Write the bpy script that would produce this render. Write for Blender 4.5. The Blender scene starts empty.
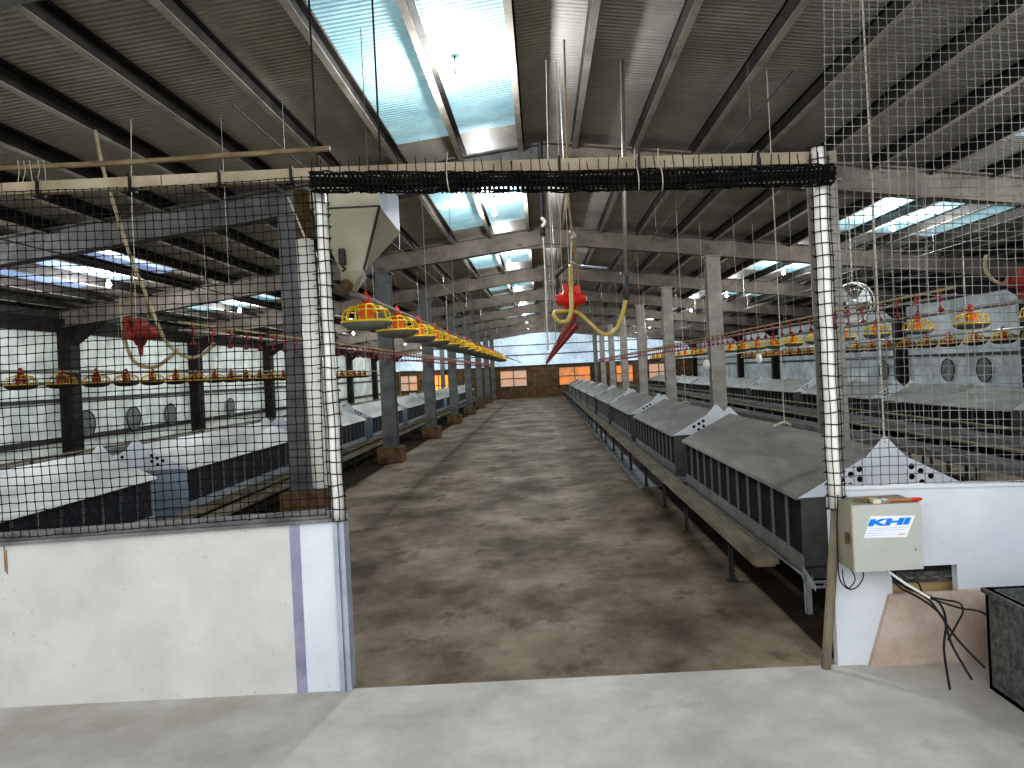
import bpy, math, random
from mathutils import Vector, Matrix
random.seed(7)
sc = bpy.context.scene
COL = sc.collection
F = 700.0; CX, CY = 512.0, 384.0; H = 1.6; ROLL = 0.05
# ---------------------------------------------------------------- camera
VX, VY = 541.0, 371.0        # vanishing point of the hall (level camera, shifted lens)
Yc = Vector((0, 0, -1))
u = Vector((-math.sin(ROLL), math.cos(ROLL), 0)); Zc = (u-Yc*u.dot(Yc)).normalized(); Xc = Yc.cross(Zc)
R = Matrix((Xc, Yc, Zc))            # cam -> world rotation
cam_d = bpy.data.cameras.new('camera'); cam = bpy.data.objects.new('camera', cam_d); COL.objects.link(cam)
cam.matrix_world = Matrix.Translation((0, 0, H)) @ R.to_4x4()
cam_d.sensor_width = 36; cam_d.shift_x = (CX-VX)/1024; cam_d.shift_y = (VY-CY)/1024; cam_d.lens = F/1024*36; cam_d.clip_start = 0.05; cam_d.clip_end = 300
sc.camera = cam
def P(px, py, D):
    """point of the place at depth Y=D metres seen at photo pixel (px,py)"""
    d = R @ Vector(((px-VX)/F, -(py-VY)/F, -1)); t = D/d.y
    return Vector((0, 0, H)) + d*t

# ---------------------------------------------------------------- materials
def mat(name, col, rough=0.7, metal=0.0, col2=None, scale=8.0, detail=6, bump=0.0, emit=0.0, ecol=None,
        stretch=(1, 1, 1), lo=0.35, hi=0.65, col3=None, scale3=40, thr3=0.62, transl=0.0, spec=0.4):
    m = bpy.data.materials.new(name); m.use_nodes = True
    nt = m.node_tree; N = nt.nodes; L = nt.links; b = N['Principled BSDF']
    b.inputs['Roughness'].default_value = rough; b.inputs['Metallic'].default_value = metal
    b.inputs['Specular IOR Level'].default_value = spec
    b.inputs['Base Color'].default_value = (*col, 1)
    if col2 or bump:
        tc = N.new('ShaderNodeTexCoord'); mp = N.new('ShaderNodeMapping'); mp.inputs['Scale'].default_value = stretch
        L.new(tc.outputs['Object'], mp.inputs[0])
        n = N.new('ShaderNodeTexNoise'); n.inputs['Scale'].default_value = scale; n.inputs['Detail'].default_value = detail
        n.inputs['Roughness'].default_value = 0.66
        L.new(mp.outputs[0], n.inputs['Vector'])
        if col2:
            r = N.new('ShaderNodeValToRGB'); r.color_ramp.elements[0].position = lo; r.color_ramp.elements[1].position = hi
            r.color_ramp.elements[0].color = (*col, 1); r.color_ramp.elements[1].color = (*col2, 1)
            L.new(n.outputs['Fac'], r.inputs[0]); out = r.outputs[0]
            if col3:
                n3 = N.new('ShaderNodeTexNoise'); n3.inputs['Scale'].default_value = scale3; n3.inputs['Detail'].default_value = 9; n3.inputs['Roughness'].default_value = .68
                L.new(mp.outputs[0], n3.inputs['Vector'])
                r3 = N.new('ShaderNodeValToRGB'); r3.color_ramp.elements[0].position = thr3; r3.color_ramp.elements[1].position = thr3+.12
                L.new(n3.outputs['Fac'], r3.inputs[0])
                mx = N.new('ShaderNodeMix'); mx.data_type = 'RGBA'; mx.inputs[7].default_value = (*col3, 1)
                L.new(r3.outputs[0], mx.inputs[0]); L.new(out, mx.inputs[6]); out = mx.outputs[2]
            L.new(out, b.inputs['Base Color'])
            if emit: L.new(out, b.inputs['Emission Color'])
        if bump:
            bp = N.new('ShaderNodeBump'); bp.inputs['Strength'].default_value = bump; bp.inputs['Distance'].default_value = 0.02
            L.new(n.outputs['Fac'], bp.inputs['Height']); L.new(bp.outputs[0], b.inputs['Normal'])
    if emit:
        b.inputs['Emission Strength'].default_value = emit
        if ecol or not col2: b.inputs['Emission Color'].default_value = (*(ecol or col), 1)
    return m

def corrugated(name, c1, c2, axis, freq, metal=0.3, rough=0.5, emit=0, depth=0.02):
    m = mat(name, c1, rough, metal, c2, scale=1.3, bump=0, emit=emit)
    nt = m.node_tree; N = nt.nodes; L = nt.links
    tc = N.new('ShaderNodeTexCoord'); w = N.new('ShaderNodeTexWave'); w.bands_direction = axis; w.inputs['Scale'].default_value = freq
    L.new(tc.outputs['Object'], w.inputs[0])
    bp = N.new('ShaderNodeBump'); bp.inputs['Strength'].default_value = 0.45; bp.inputs['Distance'].default_value = depth
    L.new(w.outputs['Fac'], bp.inputs['Height']); L.new(bp.outputs[0], N['Principled BSDF'].inputs['Normal'])
    return m

M = {}
M['floor'] = mat('stained_concrete', (.105, .076, .050), .75, 0, (.44, .365, .27), scale=1.1, detail=15, bump=.5, stretch=(1, .8, 1), lo=.36, hi=.72, col3=(.13, .098, .067), scale3=2.6, thr3=.53, spec=.35)
M['apron'] = mat('pale_concrete', (.46, .43, .39), .85, 0, (.62, .60, .56), scale=2.2, detail=10, bump=.2, col3=(.36, .32, .27), scale3=1.7, thr3=.6)
M['pit'] = mat('dark_litter', (.035, .022, .014), .95, 0, (.085, .055, .035), scale=3, detail=10, bump=.5)
M['palestrip'] = mat('dusty_pale_concrete', (.22, .22, .22), .8, 0, (.46, .47, .48), scale=2.5, detail=10)
M['roof_left'] = corrugated('roof_sheet_left', (.44, .40, .33), (.62, .58, .50), 'Y', 5.5, .2, .5)
M['roof_right'] = corrugated('roof_sheet_right_lit', (.48, .46, .42), (.66, .64, .60), 'Y', 5.5, .2, .5)  # lighter copy of the left sheet, the lit slope put into its colour
M['skylight'] = corrugated('translucent_roof_sheet', (.20, .34, .38), (.36, .52, .56), 'Y', 5.5, 0, .5, emit=.5)
M['skylight_b'] = corrugated('translucent_roof_sheet_blue', (.20, .27, .42), (.36, .45, .62), 'Y', 5.5, 0, .5, emit=.6)
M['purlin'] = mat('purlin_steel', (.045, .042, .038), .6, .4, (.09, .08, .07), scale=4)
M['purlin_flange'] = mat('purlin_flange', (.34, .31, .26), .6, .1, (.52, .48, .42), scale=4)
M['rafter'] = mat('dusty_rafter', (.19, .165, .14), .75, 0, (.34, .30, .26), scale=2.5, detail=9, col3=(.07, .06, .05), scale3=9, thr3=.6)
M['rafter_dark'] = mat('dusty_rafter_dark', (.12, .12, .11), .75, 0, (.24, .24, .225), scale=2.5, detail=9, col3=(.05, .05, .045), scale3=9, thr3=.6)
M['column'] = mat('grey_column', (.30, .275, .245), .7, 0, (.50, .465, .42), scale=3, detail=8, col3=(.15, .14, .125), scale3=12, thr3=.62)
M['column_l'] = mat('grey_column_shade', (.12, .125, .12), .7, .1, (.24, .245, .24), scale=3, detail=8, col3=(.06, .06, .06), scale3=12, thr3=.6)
M['darkcol'] = mat('dark_wall_post', (.018, .015, .013), .8, 0, (.045, .038, .032), scale=4)
M['block'] = mat('muddy_block', (.10, .065, .035), .95, 0, (.24, .16, .09), scale=7, detail=9, bump=.5)
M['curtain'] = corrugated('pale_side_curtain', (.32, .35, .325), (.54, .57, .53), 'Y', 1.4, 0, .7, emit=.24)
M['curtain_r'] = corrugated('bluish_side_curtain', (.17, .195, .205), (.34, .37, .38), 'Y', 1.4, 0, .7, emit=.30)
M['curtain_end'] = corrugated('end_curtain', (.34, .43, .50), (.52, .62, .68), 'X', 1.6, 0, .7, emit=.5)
M['warm'] = mat('warm_lit_opening', (.95, .32, .08), .6, 0, (.35, .22, .14), scale=1.6, emit=.45, stretch=(1, 1, 1))
M['warm_p'] = mat('warm_pale_opening', (.75, .38, .2), .6, 0, (.5, .42, .36), scale=1.6, emit=.35)
M['orange'] = mat('orange_lit_opening', (1, .28, .04), .6, 0, (1, .42, .10), scale=1.6, emit=.9)
M['rail_dark'] = mat('dark_rail', (.06, .06, .055), .7, .2, (.12, .12, .11), scale=5)
M['white_panel'] = mat('white_sandwich_panel', (.62, .655, .70), .45, 0, (.76, .785, .81), scale=1.4, detail=9, col3=(.38, .36, .33), scale3=30, thr3=.655)
M['cream_panel'] = mat('cream_stained_panel', (.55, .55, .52), .5, 0, (.70, .695, .655), scale=1.4, detail=9, col3=(.36, .33, .28), scale3=30, thr3=.635)
M['lilac'] = mat('lilac_trim', (.30, .29, .40), .5, .2, (.42, .40, .52), scale=5)
M['channel'] = mat('pale_channel', (.38, .41, .48), .5, .2, (.52, .55, .62), scale=5)
M['cap'] = mat('grey_cap_rail', (.16, .16, .155), .6, .2, (.30, .30, .295), scale=6, col3=(.16, .12, .08), scale3=14, thr3=.62)
M['rust'] = mat('rusty_stain', (.30, .20, .12), .9, 0, (.48, .36, .24), scale=20)
M['plinth'] = mat('muddy_plinth', (.46, .36, .28), .9, 0, (.66, .57, .50), scale=4, detail=9, bump=.3)
M['cream_rail'] = mat('cream_rail', (.27, .225, .15), .55, 0, (.44, .38, .28), scale=3, detail=8, col3=(.30, .22, .12), scale3=12, thr3=.62)
M['bamboo'] = mat('brown_pole', (.14, .10, .055), .6, 0, (.30, .24, .15), scale=6, stretch=(1, 4, 4))
M['net'] = mat('black_netting', (.012, .011, .010), .7, 0, (.03, .028, .025), scale=9, spec=.2)
M['net_pale'] = mat('lit_netting', (.05, .048, .042), .6, 0, (.36, .355, .34), scale=1.6, lo=.3, hi=.6)  # pale mottling stands in for light catching the black net
M['pvc'] = mat('white_pvc', (.62, .60, .54), .4, 0, (.80, .79, .75), scale=5, col3=(.45, .38, .26), scale3=9, thr3=.63)
M['pvc_w'] = mat('clean_white_pipe', (.78, .76, .70), .35, 0, (.88, .86, .80), scale=5)
M['ribbed'] = mat('brown_ribbed_hose', (.10, .065, .035), .7, 0, (.2, .14, .08), scale=12)
M['hopper'] = mat('beige_steel', (.44, .41, .31), .5, 0, (.56, .53, .42), scale=2.2, detail=9, col3=(.2, .18, .14), scale3=30, thr3=.68)
M['hopper_b'] = mat('galvanised_bluish', (.38, .41, .47), .4, .4, (.55, .57, .61), scale=2.2, detail=9)
M['galv'] = mat('galvanised', (.22, .22, .21), .5, .4, (.36, .36, .345), scale=3, detail=9, col3=(.14, .12, .10), scale3=14, thr3=.66)
M['galv_lt'] = mat('galvanised_clean', (.42, .46, .50), .4, .3, (.58, .61, .64), scale=4)
M['nest_roof'] = mat('nest_roof_sheet', (.19, .18, .16), .5, .1, (.31, .30, .275), scale=2.0, detail=10, stretch=(3.0, .5, 1), col3=(.18, .16, .135), scale3=5, thr3=.62)
M['nest_roof_l'] = mat('nest_roof_sheet_sheen', (.66, .67, .63), .4, 0, (.84, .85, .81), scale=2.0, detail=10, stretch=(3.0, .5, 1), col3=(.26, .25, .22), scale3=5, thr3=.64)  # sheen from the side curtains is put into this paler colour
M['nest_body'] = mat('nest_body_sheet', (.10, .10, .095), .55, .4, (.20, .20, .19), scale=4, detail=9, col3=(.05, .045, .04), scale3=16, thr3=.64)
M['nest_body_l'] = mat('nest_body_sheet_blue', (.30, .37, .43), .5, .2, (.46, .53, .60), scale=4, detail=9)
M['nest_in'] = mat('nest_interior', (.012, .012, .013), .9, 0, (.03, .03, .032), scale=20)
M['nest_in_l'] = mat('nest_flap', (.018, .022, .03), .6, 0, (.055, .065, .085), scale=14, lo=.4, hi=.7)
M['divider'] = mat('divider_sheet', (.30, .30, .285), .5, .4)
M['plate'] = mat('white_end_plate', (.66, .69, .73), .45, .1, (.78, .80, .83), scale=3)
M['black'] = mat('black_rubber', (.012, .012, .012), .5)
M['wood'] = mat('slat_wood', (.17, .14, .10), .85, 0, (.31, .27, .20), scale=3.5, detail=9, stretch=(5, .6, 1), bump=.3)
M['woodlt'] = mat('pale_wood', (.42, .30, .16), .8, 0, (.60, .46, .27), scale=3.5, detail=9, stretch=(1, 1, 7))
M['yellow'] = mat('yellow_plastic', (.80, .56, .03), .4, 0, (.90, .68, .07), scale=6)
M['orangep'] = mat('orange_plastic', (.82, .17, .03), .4, 0, (.88, .24, .05), scale=6)
M['red'] = mat('red_plastic', (.62, .035, .025), .4, 0, (.75, .06, .04), scale=6)
M['darkred'] = mat('dusty_red_plastic', (.20, .03, .025), .55, 0, (.40, .07, .055), scale=12)
M['yellow_d'] = mat('dusty_yellow_plastic', (.36, .24, .03), .6, 0, (.62, .46, .10), scale=14)
M['red_d'] = mat('dusty_dark_red', (.22, .03, .02), .6, 0, (.38, .07, .04), scale=14)
M['dish_d'] = mat('dusty_dark_dish', (.05, .03, .022), .7, 0, (.12, .08, .06), scale=9)
M['dish'] = mat('grey_green_dish', (.17, .18, .15), .5, 0, (.27, .28, .24), scale=5)
M['steel'] = mat('steel_pipe', (.30, .28, .25), .4, .6, (.45, .42, .38), scale=6)
M['hose'] = mat('yellowed_hose', (.50, .37, .10), .35, 0, (.66, .55, .24), scale=9)
M['hose_d'] = mat('dusty_hose', (.32, .26, .14), .5, 0, (.48, .42, .27), scale=9)
M['rope'] = mat('pale_cord', (.50, .45, .36), .9, 0, (.62, .58, .50), scale=30)
M['rope_d'] = mat('brown_rope', (.28, .20, .10), .9, 0, (.42, .30, .16), scale=30)
M['wire'] = mat('steel_wire', (.35, .35, .34), .4, .7)
M['wire_d'] = mat('dark_cable', (.03, .03, .03), .6)
M['box'] = mat('control_box_paint', (.50, .51, .46), .45, .1, (.57, .575, .525), scale=2, detail=8)
M['box_s'] = mat('control_box_olive', (.30, .28, .20), .6, 0, (.42, .39, .30), scale=3, detail=9)  # darker olive tone for the body behind the door
M['sticker'] = mat('white_sticker', (.85, .87, .90), .3)
M['blue'] = mat('blue_print', (.02, .27, .82), .35)
M['blue_l'] = mat('faint_blue_print', (.38, .52, .74), .35)
M['red_l'] = mat('faint_red_print', (.75, .3, .3), .35)
M['bristle'] = mat('brush_bristle', (.62, .55, .38), .9, 0, (.75, .70, .55), scale=60)
M['brushwood'] = mat('brush_wood', (.50, .20, .08), .5, 0, (.62, .30, .14), scale=20)
M['fanwhite'] = mat('fan_white', (.62, .66, .64), .4, 0, (.75, .78, .76), scale=4)
M['vent'] = mat('painted_shadow', (.16, .18, .18), .8, 0, (.24, .26, .26), scale=5)  # grey of the soft round side wall shadows, not of a vent
M['greenw'] = mat('green_lining', (.12, .36, .24), .3, 0, (.22, .48, .34), scale=6)
M['tank'] = mat('speckled_steel', (.10, .10, .10), .5, .5, (.26, .26, .25), scale=30)
M['bulb'] = mat('lit_bulb', (1, 1, 1), .3, emit=45, ecol=(.80, .90, 1.0))

# ---------------------------------------------------------------- mesh builder
class MB:
    def __init__(s): s.v = []; s.f = []
    def add(s, vs, fs):
        n = len(s.v); s.v += [tuple(v) for v in vs]; s.f += [tuple(i+n for i in f) for f in fs]; return s
    def box(s, x0, x1, y0, y1, z0, z1):
        vs = [(x, y, z) for x in (x0, x1) for y in (y0, y1) for z in (z0, z1)]
        return s.add(vs, [(0, 1, 3, 2), (4, 6, 7, 5), (0, 4, 5, 1), (2, 3, 7, 6), (0, 2, 6, 4), (1, 5, 7, 3)])
    def prism(s, poly, a, b):
        """poly: list of 3D points of one face; extruded from offset a to offset b (Vectors)"""
        a = Vector(a); b = Vector(b); n = len(poly)
        vs = [Vector(p)+a for p in poly]+[Vector(p)+b for p in poly]
        return s.add(vs, [tuple(range(n))[::-1], tuple(range(n, 2*n))]+[(i, (i+1) % n, n+(i+1) % n, n+i) for i in range(n)])
    def bar(s, p, q, w, h=None, up=(0, 0, 1)):
        p = Vector(p); q = Vector(q); h = h or w; d = (q-p).normalized(); up = Vector(up)
        if abs(d.dot(up)) > .98: up = Vector((0, 1, 0))
        r = d.cross(up).normalized(); t = r.cross(d)
        c = [r*w/2+t*h/2, -r*w/2+t*h/2, -r*w/2-t*h/2, r*w/2-t*h/2]
        return s.add([p+k for k in c]+[q+k for k in c], [(3, 2, 1, 0), (4, 5, 6, 7)]+[(i, (i+1) % 4, 4+(i+1) % 4, 4+i) for i in range(4)])
    def tube(s, pts, r, n=6, rr=None):
        pts = [Vector(p) for p in pts]; rings = []; ref = None
        for i, p in enumerate(pts):
            d = (pts[min(i+1, len(pts)-1)]-pts[max(i-1, 0)]).normalized()
            if ref is None: ref = Vector((0, 0, 1)) if abs(d.z) < .9 else Vector((1, 0, 0))
            a = (ref-d*ref.dot(d)).normalized(); b = d.cross(a); ref = a
            R_ = rr[i] if rr else r
            rings.append([p+a*R_*math.cos(2*math.pi*k/n)+b*R_*math.sin(2*math.pi*k/n) for k in range(n)])
        fs = [(i*n+k, i*n+(k+1) % n, (i+1)*n+(k+1) % n, (i+1)*n+k) for i in range(len(pts)-1) for k in range(n)]
        fs += [tuple(range(n))[::-1], tuple((len(pts)-1)*n+k for k in range(n))]
        return s.add([v for r_ in rings for v in r_], fs)
    def lathe(s, prof, n=16, c=(0, 0, 0), axis='z'):
        c = Vector(c); vs = []
        for r, z in prof:
            for k in range(n):
                a = 2*math.pi*k/n; x, y = r*math.cos(a), r*math.sin(a)
                vs.append(c+(Vector((x, y, z)) if axis == 'z' else Vector((x, z, y)) if axis == 'y' else Vector((z, x, y))))
        fs = [(i*n+k, i*n+(k+1) % n, (i+1)*n+(k+1) % n, (i+1)*n+k) for i in range(len(prof)-1) for k in range(n)]
        return s.add(vs, fs)
    def build(s, name, m, parent=None, smooth=False):
        me = bpy.data.meshes.new(name); me.from_pydata(s.v, [], s.f); me.materials.append(m)
        import bmesh
        bm = bmesh.new(); bm.from_mesh(me); bmesh.ops.recalc_face_normals(bm, faces=bm.faces); bm.to_mesh(me); bm.free()
        if smooth:
            for p in me.polygons: p.use_smooth = True
        o = bpy.data.objects.new(name, me); COL.objects.link(o)
        if parent: o.parent = parent
        return o

def curve_pts(pts, n=8):
    """smooth Catmull-Rom through points"""
    pts = [Vector(p) for p in pts]; out = []
    for i in range(len(pts)-1):
        p0, p1, p2, p3 = pts[max(i-1, 0)], pts[i], pts[i+1], pts[min(i+2, len(pts)-1)]
        for k in range(n):
            t = k/n
            out.append(.5*((2*p1)+(-p0+p2)*t+(2*p0-5*p1+4*p2-p3)*t*t+(-p0+3*p1-3*p2+p3)*t**3))
    out.append(pts[-1]); return out

def tag(o, label=None, cat=None, group=None, kind=None):
    if label: o['label'] = label
    if cat: o['category'] = cat
    if group: o['group'] = group
    if kind: o['kind'] = kind
    return o
def thing(name, label, cat, loc=(0, 0, 0), group=None):
    o = bpy.data.objects.new(name, None); COL.objects.link(o); o.location = loc; o.empty_display_size = .1
    return tag(o, label, cat, group)
def struct(name, mb, m):
    return tag(mb.build(name, m), kind='structure')
def children(o): return [c for c in COL.objects if c.parent == o]
def copy_tree(o, parent=None, ch=None):
    c = o.copy(); COL.objects.link(c)
    if parent: c.parent = parent
    for k in (KIDS.get(o.name) or []): copy_tree(k, c)
    return c
KIDS = {}
def register(root):
    for c in list(COL.objects):
        if c.parent: KIDS.setdefault(c.parent.name, [])
    for n in list(KIDS):
        KIDS[n] = []
    for c in COL.objects:
        if c.parent: KIDS.setdefault(c.parent.name, []).append(c)
ORD = ['first', 'second', 'third', 'fourth', 'fifth', 'sixth', 'seventh', 'eighth', 'ninth', 'tenth', 'eleventh', 'twelfth']
def plate_holes(name, outline, holes, r, m, parent, y=0, th=.004):
    """flat plate in XZ with real round holes"""
    cu = bpy.data.curves.new('tmp', 'CURVE'); cu.dimensions = '2D'; cu.fill_mode = 'BOTH'; cu.extrude = th/2
    def sp(pts):
        s_ = cu.splines.new('POLY'); s_.points.add(len(pts)-1)
        for i, (a, b) in enumerate(pts): s_.points[i].co = (a, b, 0, 1)
        s_.use_cyclic_u = True
    sp(outline)
    for hx, hz in holes: sp([(hx+r*math.cos(2*math.pi*k/12), hz+r*math.sin(2*math.pi*k/12)) for k in range(12)])
    t = bpy.data.objects.new('tmp', cu); COL.objects.link(t)
    me = bpy.data.meshes.new_from_object(t.evaluated_get(bpy.context.evaluated_depsgraph_get()))
    bpy.data.objects.remove(t)
    me.transform(Matrix.Translation((0, y, 0)) @ Matrix.Rotation(math.pi/2, 4, 'X'))
    me.materials.clear(); me.materials.append(m); me.name = name
    o = bpy.data.objects.new(name, me); COL.objects.link(o); o.parent = parent
    return o
def text_mesh(txt, size, m, off=0.0, ext=.0005):
    cu = bpy.data.curves.new('tmp', 'FONT'); cu.body = txt; cu.size = size; cu.offset = off; cu.extrude = ext
    t = bpy.data.objects.new('tmp', cu); COL.objects.link(t)
    me = bpy.data.meshes.new_from_object(t.evaluated_get(bpy.context.evaluated_depsgraph_get()))
    bpy.data.objects.remove(t); me.materials.clear(); me.materials.append(m)
    return me

# ================================================================ SETTING
RX = .22                     # ridge line
WL, WR = -9.15, 9.55         # side walls
SL = .123
FR = [3.6+4.9*i for i in range(9)]    # frames
Y0, YE = 3.6, FR[-1]
ZR = H+2.42                  # rafter underside at ridge
def zraf(x): return ZR-SL*abs(x-RX)
PW = 3.62                    # partition plane

struct('floor', MB().box(WL-.1, WR+.1, PW+.02, YE+.1, -.1, 0), M['floor'])
struct('floor_entrance', MB().box(-6, 6.5, -3.5, PW+.02, -.1, 0), M['apron'])
# litter strips and pale strips beside the nests
struct('trim_litter_right', MB().box(1.46, 3.1, PW+.1, 9.2, 0, .006), M['pit'])
struct('trim_litter_left', MB().box(-8.9, -2.95, PW+.1, YE-.2, 0, .006), M['pit'])
struct('trim_litter_right_far', MB().box(5.9, 9.3, PW+.1, YE-.2, 0, .006), M['pit'])
struct('trim_concrete_right', MB().box(1.22, 3.1, 9.2, YE-.3, 0, .006), M['palestrip'])

# roof sheets with openings for the skylight sheets
def roof_z(x): return zraf(x)+.44
sky_spans = [(-1.5, -.15, 1.9, 'skylight'), (-8.3, -6.2, 1.25, 'skylight_b'), (4.9, 7.4, 1.4, 'skylight')]
bays = [(FR[i], FR[i+1]) for i in range(8)]
def roof_piece(mb, x0, x1, y0, y1):
    mb.prism([(x0, y0, roof_z(x0)), (x1, y0, roof_z(x1)), (x1, y1, roof_z(x1)), (x0, y1, roof_z(x0))], (0, 0, 0), (0, 0, .03))
for side, xa, xb in (('left', WL-.3, RX), ('right', RX, WR+.3)):
    mb = MB(); spans = sorted([s for s in sky_spans if xa <= s[0] and s[1] <= xb])
    xs = [xa]
    for s in spans: roof_piece(mb, xs[-1], s[0], 1.5, YE+.1); xs.append(s[1])
    roof_piece(mb, xs[-1], xb, 1.5, YE+.1)
    for s in spans:
        prev = 1.5
        for i, (a, b) in enumerate(bays):
            mid = (a+b)/2; roof_piece(mb, s[0], s[1], prev, mid-s[2]); prev = mid+s[2]
        roof_piece(mb, s[0], s[1], prev, YE+.1)
    struct('ceiling_'+side, mb, M['roof_'+side])
n = 0
for s in sky_spans:
    for i, (a, b) in enumerate(bays):  # glowing sheets of the first bay are added along with its bulbs
        mid = (a+b)/2; mb = MB(); roof_piece(mb, s[0], s[1], mid-s[2], mid+s[2])
        n += 1; struct('window_%d' % n, mb, M['skylight' if s[3] == 'skylight' or i > 1 else 'skylight_b'])
# side walls
def side_wall(nm, x, sgn, cur):
    zt = zraf(x)+.42
    struct('wall_'+nm, MB().box(min(x, x+sgn*.06), max(x, x+sgn*.06), 1.5, YE, 0, .72), M[cur])
    mb = MB(); mb.box(min(x, x+sgn*.04), max(x, x+sgn*.04), 1.5, YE, .72, zt-.42); struct('wall_%s_curtain' % nm, mb, M[cur])
    mb = MB().box(x-.06, x+.06, 1.5, YE, .70, .80); struct('trim_sill_'+nm, mb, M['rail_dark'])
    mb = MB().box(x-.05, x+.05, 1.5, YE, 1.46, 1.53).box(x-.05, x+.05, 1.5, YE, 1.80, 1.85); struct('trim_rail_'+nm, mb, M['rail_dark'])
    mb = MB().box(x-.10, x+.10, 1.5, YE, zt-.50, zt-.24); struct('trim_eave_'+nm, mb, M['darkcol'])
    mb = MB().box(min(x, x+sgn*.05), max(x, x+sgn*.05), 1.5, YE, zt-.26, zt+.02); struct('wall_%s_upper' % nm, mb, M['rail_dark'])
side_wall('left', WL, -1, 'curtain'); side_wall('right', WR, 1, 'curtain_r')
# end wall with warm openings
mb = MB(); zt = lambda x: roof_z(x)
mb.prism([(WL, YE, 1.95), (WR, YE, 1.95), (WR, YE, zt(WR)), (RX, YE, zt(RX)-.05), (WL, YE, zt(WL))], (0, 0, 0), (0, .08, 0))
struct('wall_back', mb, M['curtain_end'])
mb = MB(); opens = [(-6.9, -5.7, .4, 1.65), (-2.5, -.9, .75, 1.7), (1.1, 3.0, .7, 1.75), (-8.6, -7.6, .8, 1.7), (4.6, 5.6, .7, 1.7), (6.6, 7.8, .7, 1.7)]
opens.sort(); x = WL
for (a, b, c, d) in opens:
    mb.box(x, a, YE, YE+.08, 0, 1.95); mb.box(a, b, YE, YE+.08, 0, c); mb.box(a, b, YE, YE+.08, d, 1.95); x = b
mb.box(x, WR, YE, YE+.08, 0, 1.95)
struct('wall_back_lower', mb, M['block'])
struct('trim_back_rails', MB().box(WL, WR, YE-.06, YE, 1.9, 1.98).box(WL, WR, YE-.05, YE, 2.6, 2.66).box(WL, WR, YE-.05, YE, 3.2, 3.25), M['rail_dark'])
for k, (a, b, c, d) in enumerate(opens):
    mb = MB().box(a, b, YE+.05, YE+.07, c, d); struct('window_%d' % (30+k), mb, M['orange' if k == 1 else 'warm_p' if k in (2, 0, 5) else 'warm'])
    mb = MB(); mid = (a+b)/2
    mb.box(mid-.02, mid+.02, YE-.02, YE+.05, c, d).box(a, b, YE-.02, YE+.05, (c+d)/2-.02, (c+d)/2+.02)
    mb.box(a-.04, a, YE-.03, YE+.02, c-.04, d+.04).box(b, b+.04, YE-.03, YE+.02, c-.04, d+.04).box(a-.04, b+.04, YE-.03, YE+.02, d, d+.04).box(a-.04, b+.04, YE-.03, YE+.02, c-.04, c)
    struct('trim_window_%d' % (30+k), mb, M['rail_dark'])

# ---------------- frames: rafters, columns, purlins (things you could lift away)
for i, y in enumerate(FR):
    for side in (-1, 1):
        x1 = WL if side < 0 else WR
        mb = MB(); z0, z1 = zraf(RX), zraf(x1)
        hw, t = .09, .022
        for (w0, w1, o0, o1) in ((-.01, .01, 0, .34), (-hw, hw, 0, t), (-hw, hw, .34-t, .34)):
            mb.prism([(RX, y+w0, z0+o0), (x1, y+w0, z1+o0), (x1, y+w0, z1+o1), (RX, y+w0, z0+o1)], (0, 0, 0), (0, w1-w0, 0))
        xh = RX+side*.9                      # haunch at the ridge
        mb.prism([(RX, y-.012, z0+.02), (xh, y-.012, zraf(xh)+.02), (RX, y-.012, z0-.07)], (0, 0, 0), (0, .024, 0))
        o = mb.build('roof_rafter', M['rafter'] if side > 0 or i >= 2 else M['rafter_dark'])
        s_ = 'left' if side < 0 else 'right'
        where = ('over the netting partition' if i == 0 else '%s frame behind the netting' % ORD[i-1])
        tag(o, 'dusty grey steel rafter sloping down to the %s wall, %s' % (s_, where), 'rafter', 'roof rafters')
zt_left = 0
for side, xs in (('left', [RX-.35-.72*k for k in range(13)]), ('right', [RX+.30+.72*k for k in range(13)])):
    for k, x in enumerate(xs):
        z = zraf(x)+.34
        t = thing('roof_purlin', '', 'purlin', (x, 0, z), 'roof purlins')
        t['label'] = 'dark steel purlin under the %s roof slope, %s from the ridge' % (side, ORD[k] if k < 12 else 'outermost')
        MB().box(-.012, .012, 1.6, YE, -.05, .10).box(-.012, .065, 1.6, YE, .08, .10).build('web', M['purlin'], t)
        MB().box(-.012, .05, 1.6, YE, -.056, -.05).build('lower_flange', M['purlin_flange'], t)
def column(x, y, side, idx, m):
    t = thing('support_column', 'grey steel column on a muddy concrete block, %s column of the %s row' % (ORD[idx], side), 'column', (x, y, 0), 'aisle columns')
    zt_ = zraf(x)
    MB().box(-.13, .13, -.125, -.10, .3, zt_).box(-.13, .13, .10, .125, .3, zt_).box(-.012, .012, -.10, .10, .3, zt_).box(-.17, .17, -.16, .16, zt_-.03, zt_).build('shaft', m, t)
    b = MB(); b.prism([(-.23, -.23, 0), (.23, -.23, 0), (.23, .23, 0), (-.23, .23, 0)], (0, 0, 0), (0, 0, .30)); b.build('base_block', M['block'], t)
for i, y in enumerate(FR[:-1]):
    if i == 0: continue
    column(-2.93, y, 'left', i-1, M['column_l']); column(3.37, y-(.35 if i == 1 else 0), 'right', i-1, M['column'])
for i, y in enumerate(FR):
    for x, s_ in ((WL+.14, 'left'), (WR-.14, 'right')):
        zt_ = zraf(x)
        mb = MB().box(x-.12, x+.12, y-.14, y+.14, 0, zt_)
        sg = 1 if s_ == 'left' else -1
        mb.prism([(x+sg*.12, y-.1, zt_), (x+sg*.12, y-.1, zt_-.35), (x+sg*.7, y-.1, zraf(x+sg*.7))], (0, 0, 0), (0, .2, 0))
        tag(mb.build('wall_post', M['darkcol']), 'dark steel post against the %s wall, %s from the entrance' % (s_, ORD[i]), 'post', 'side wall posts')
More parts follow.
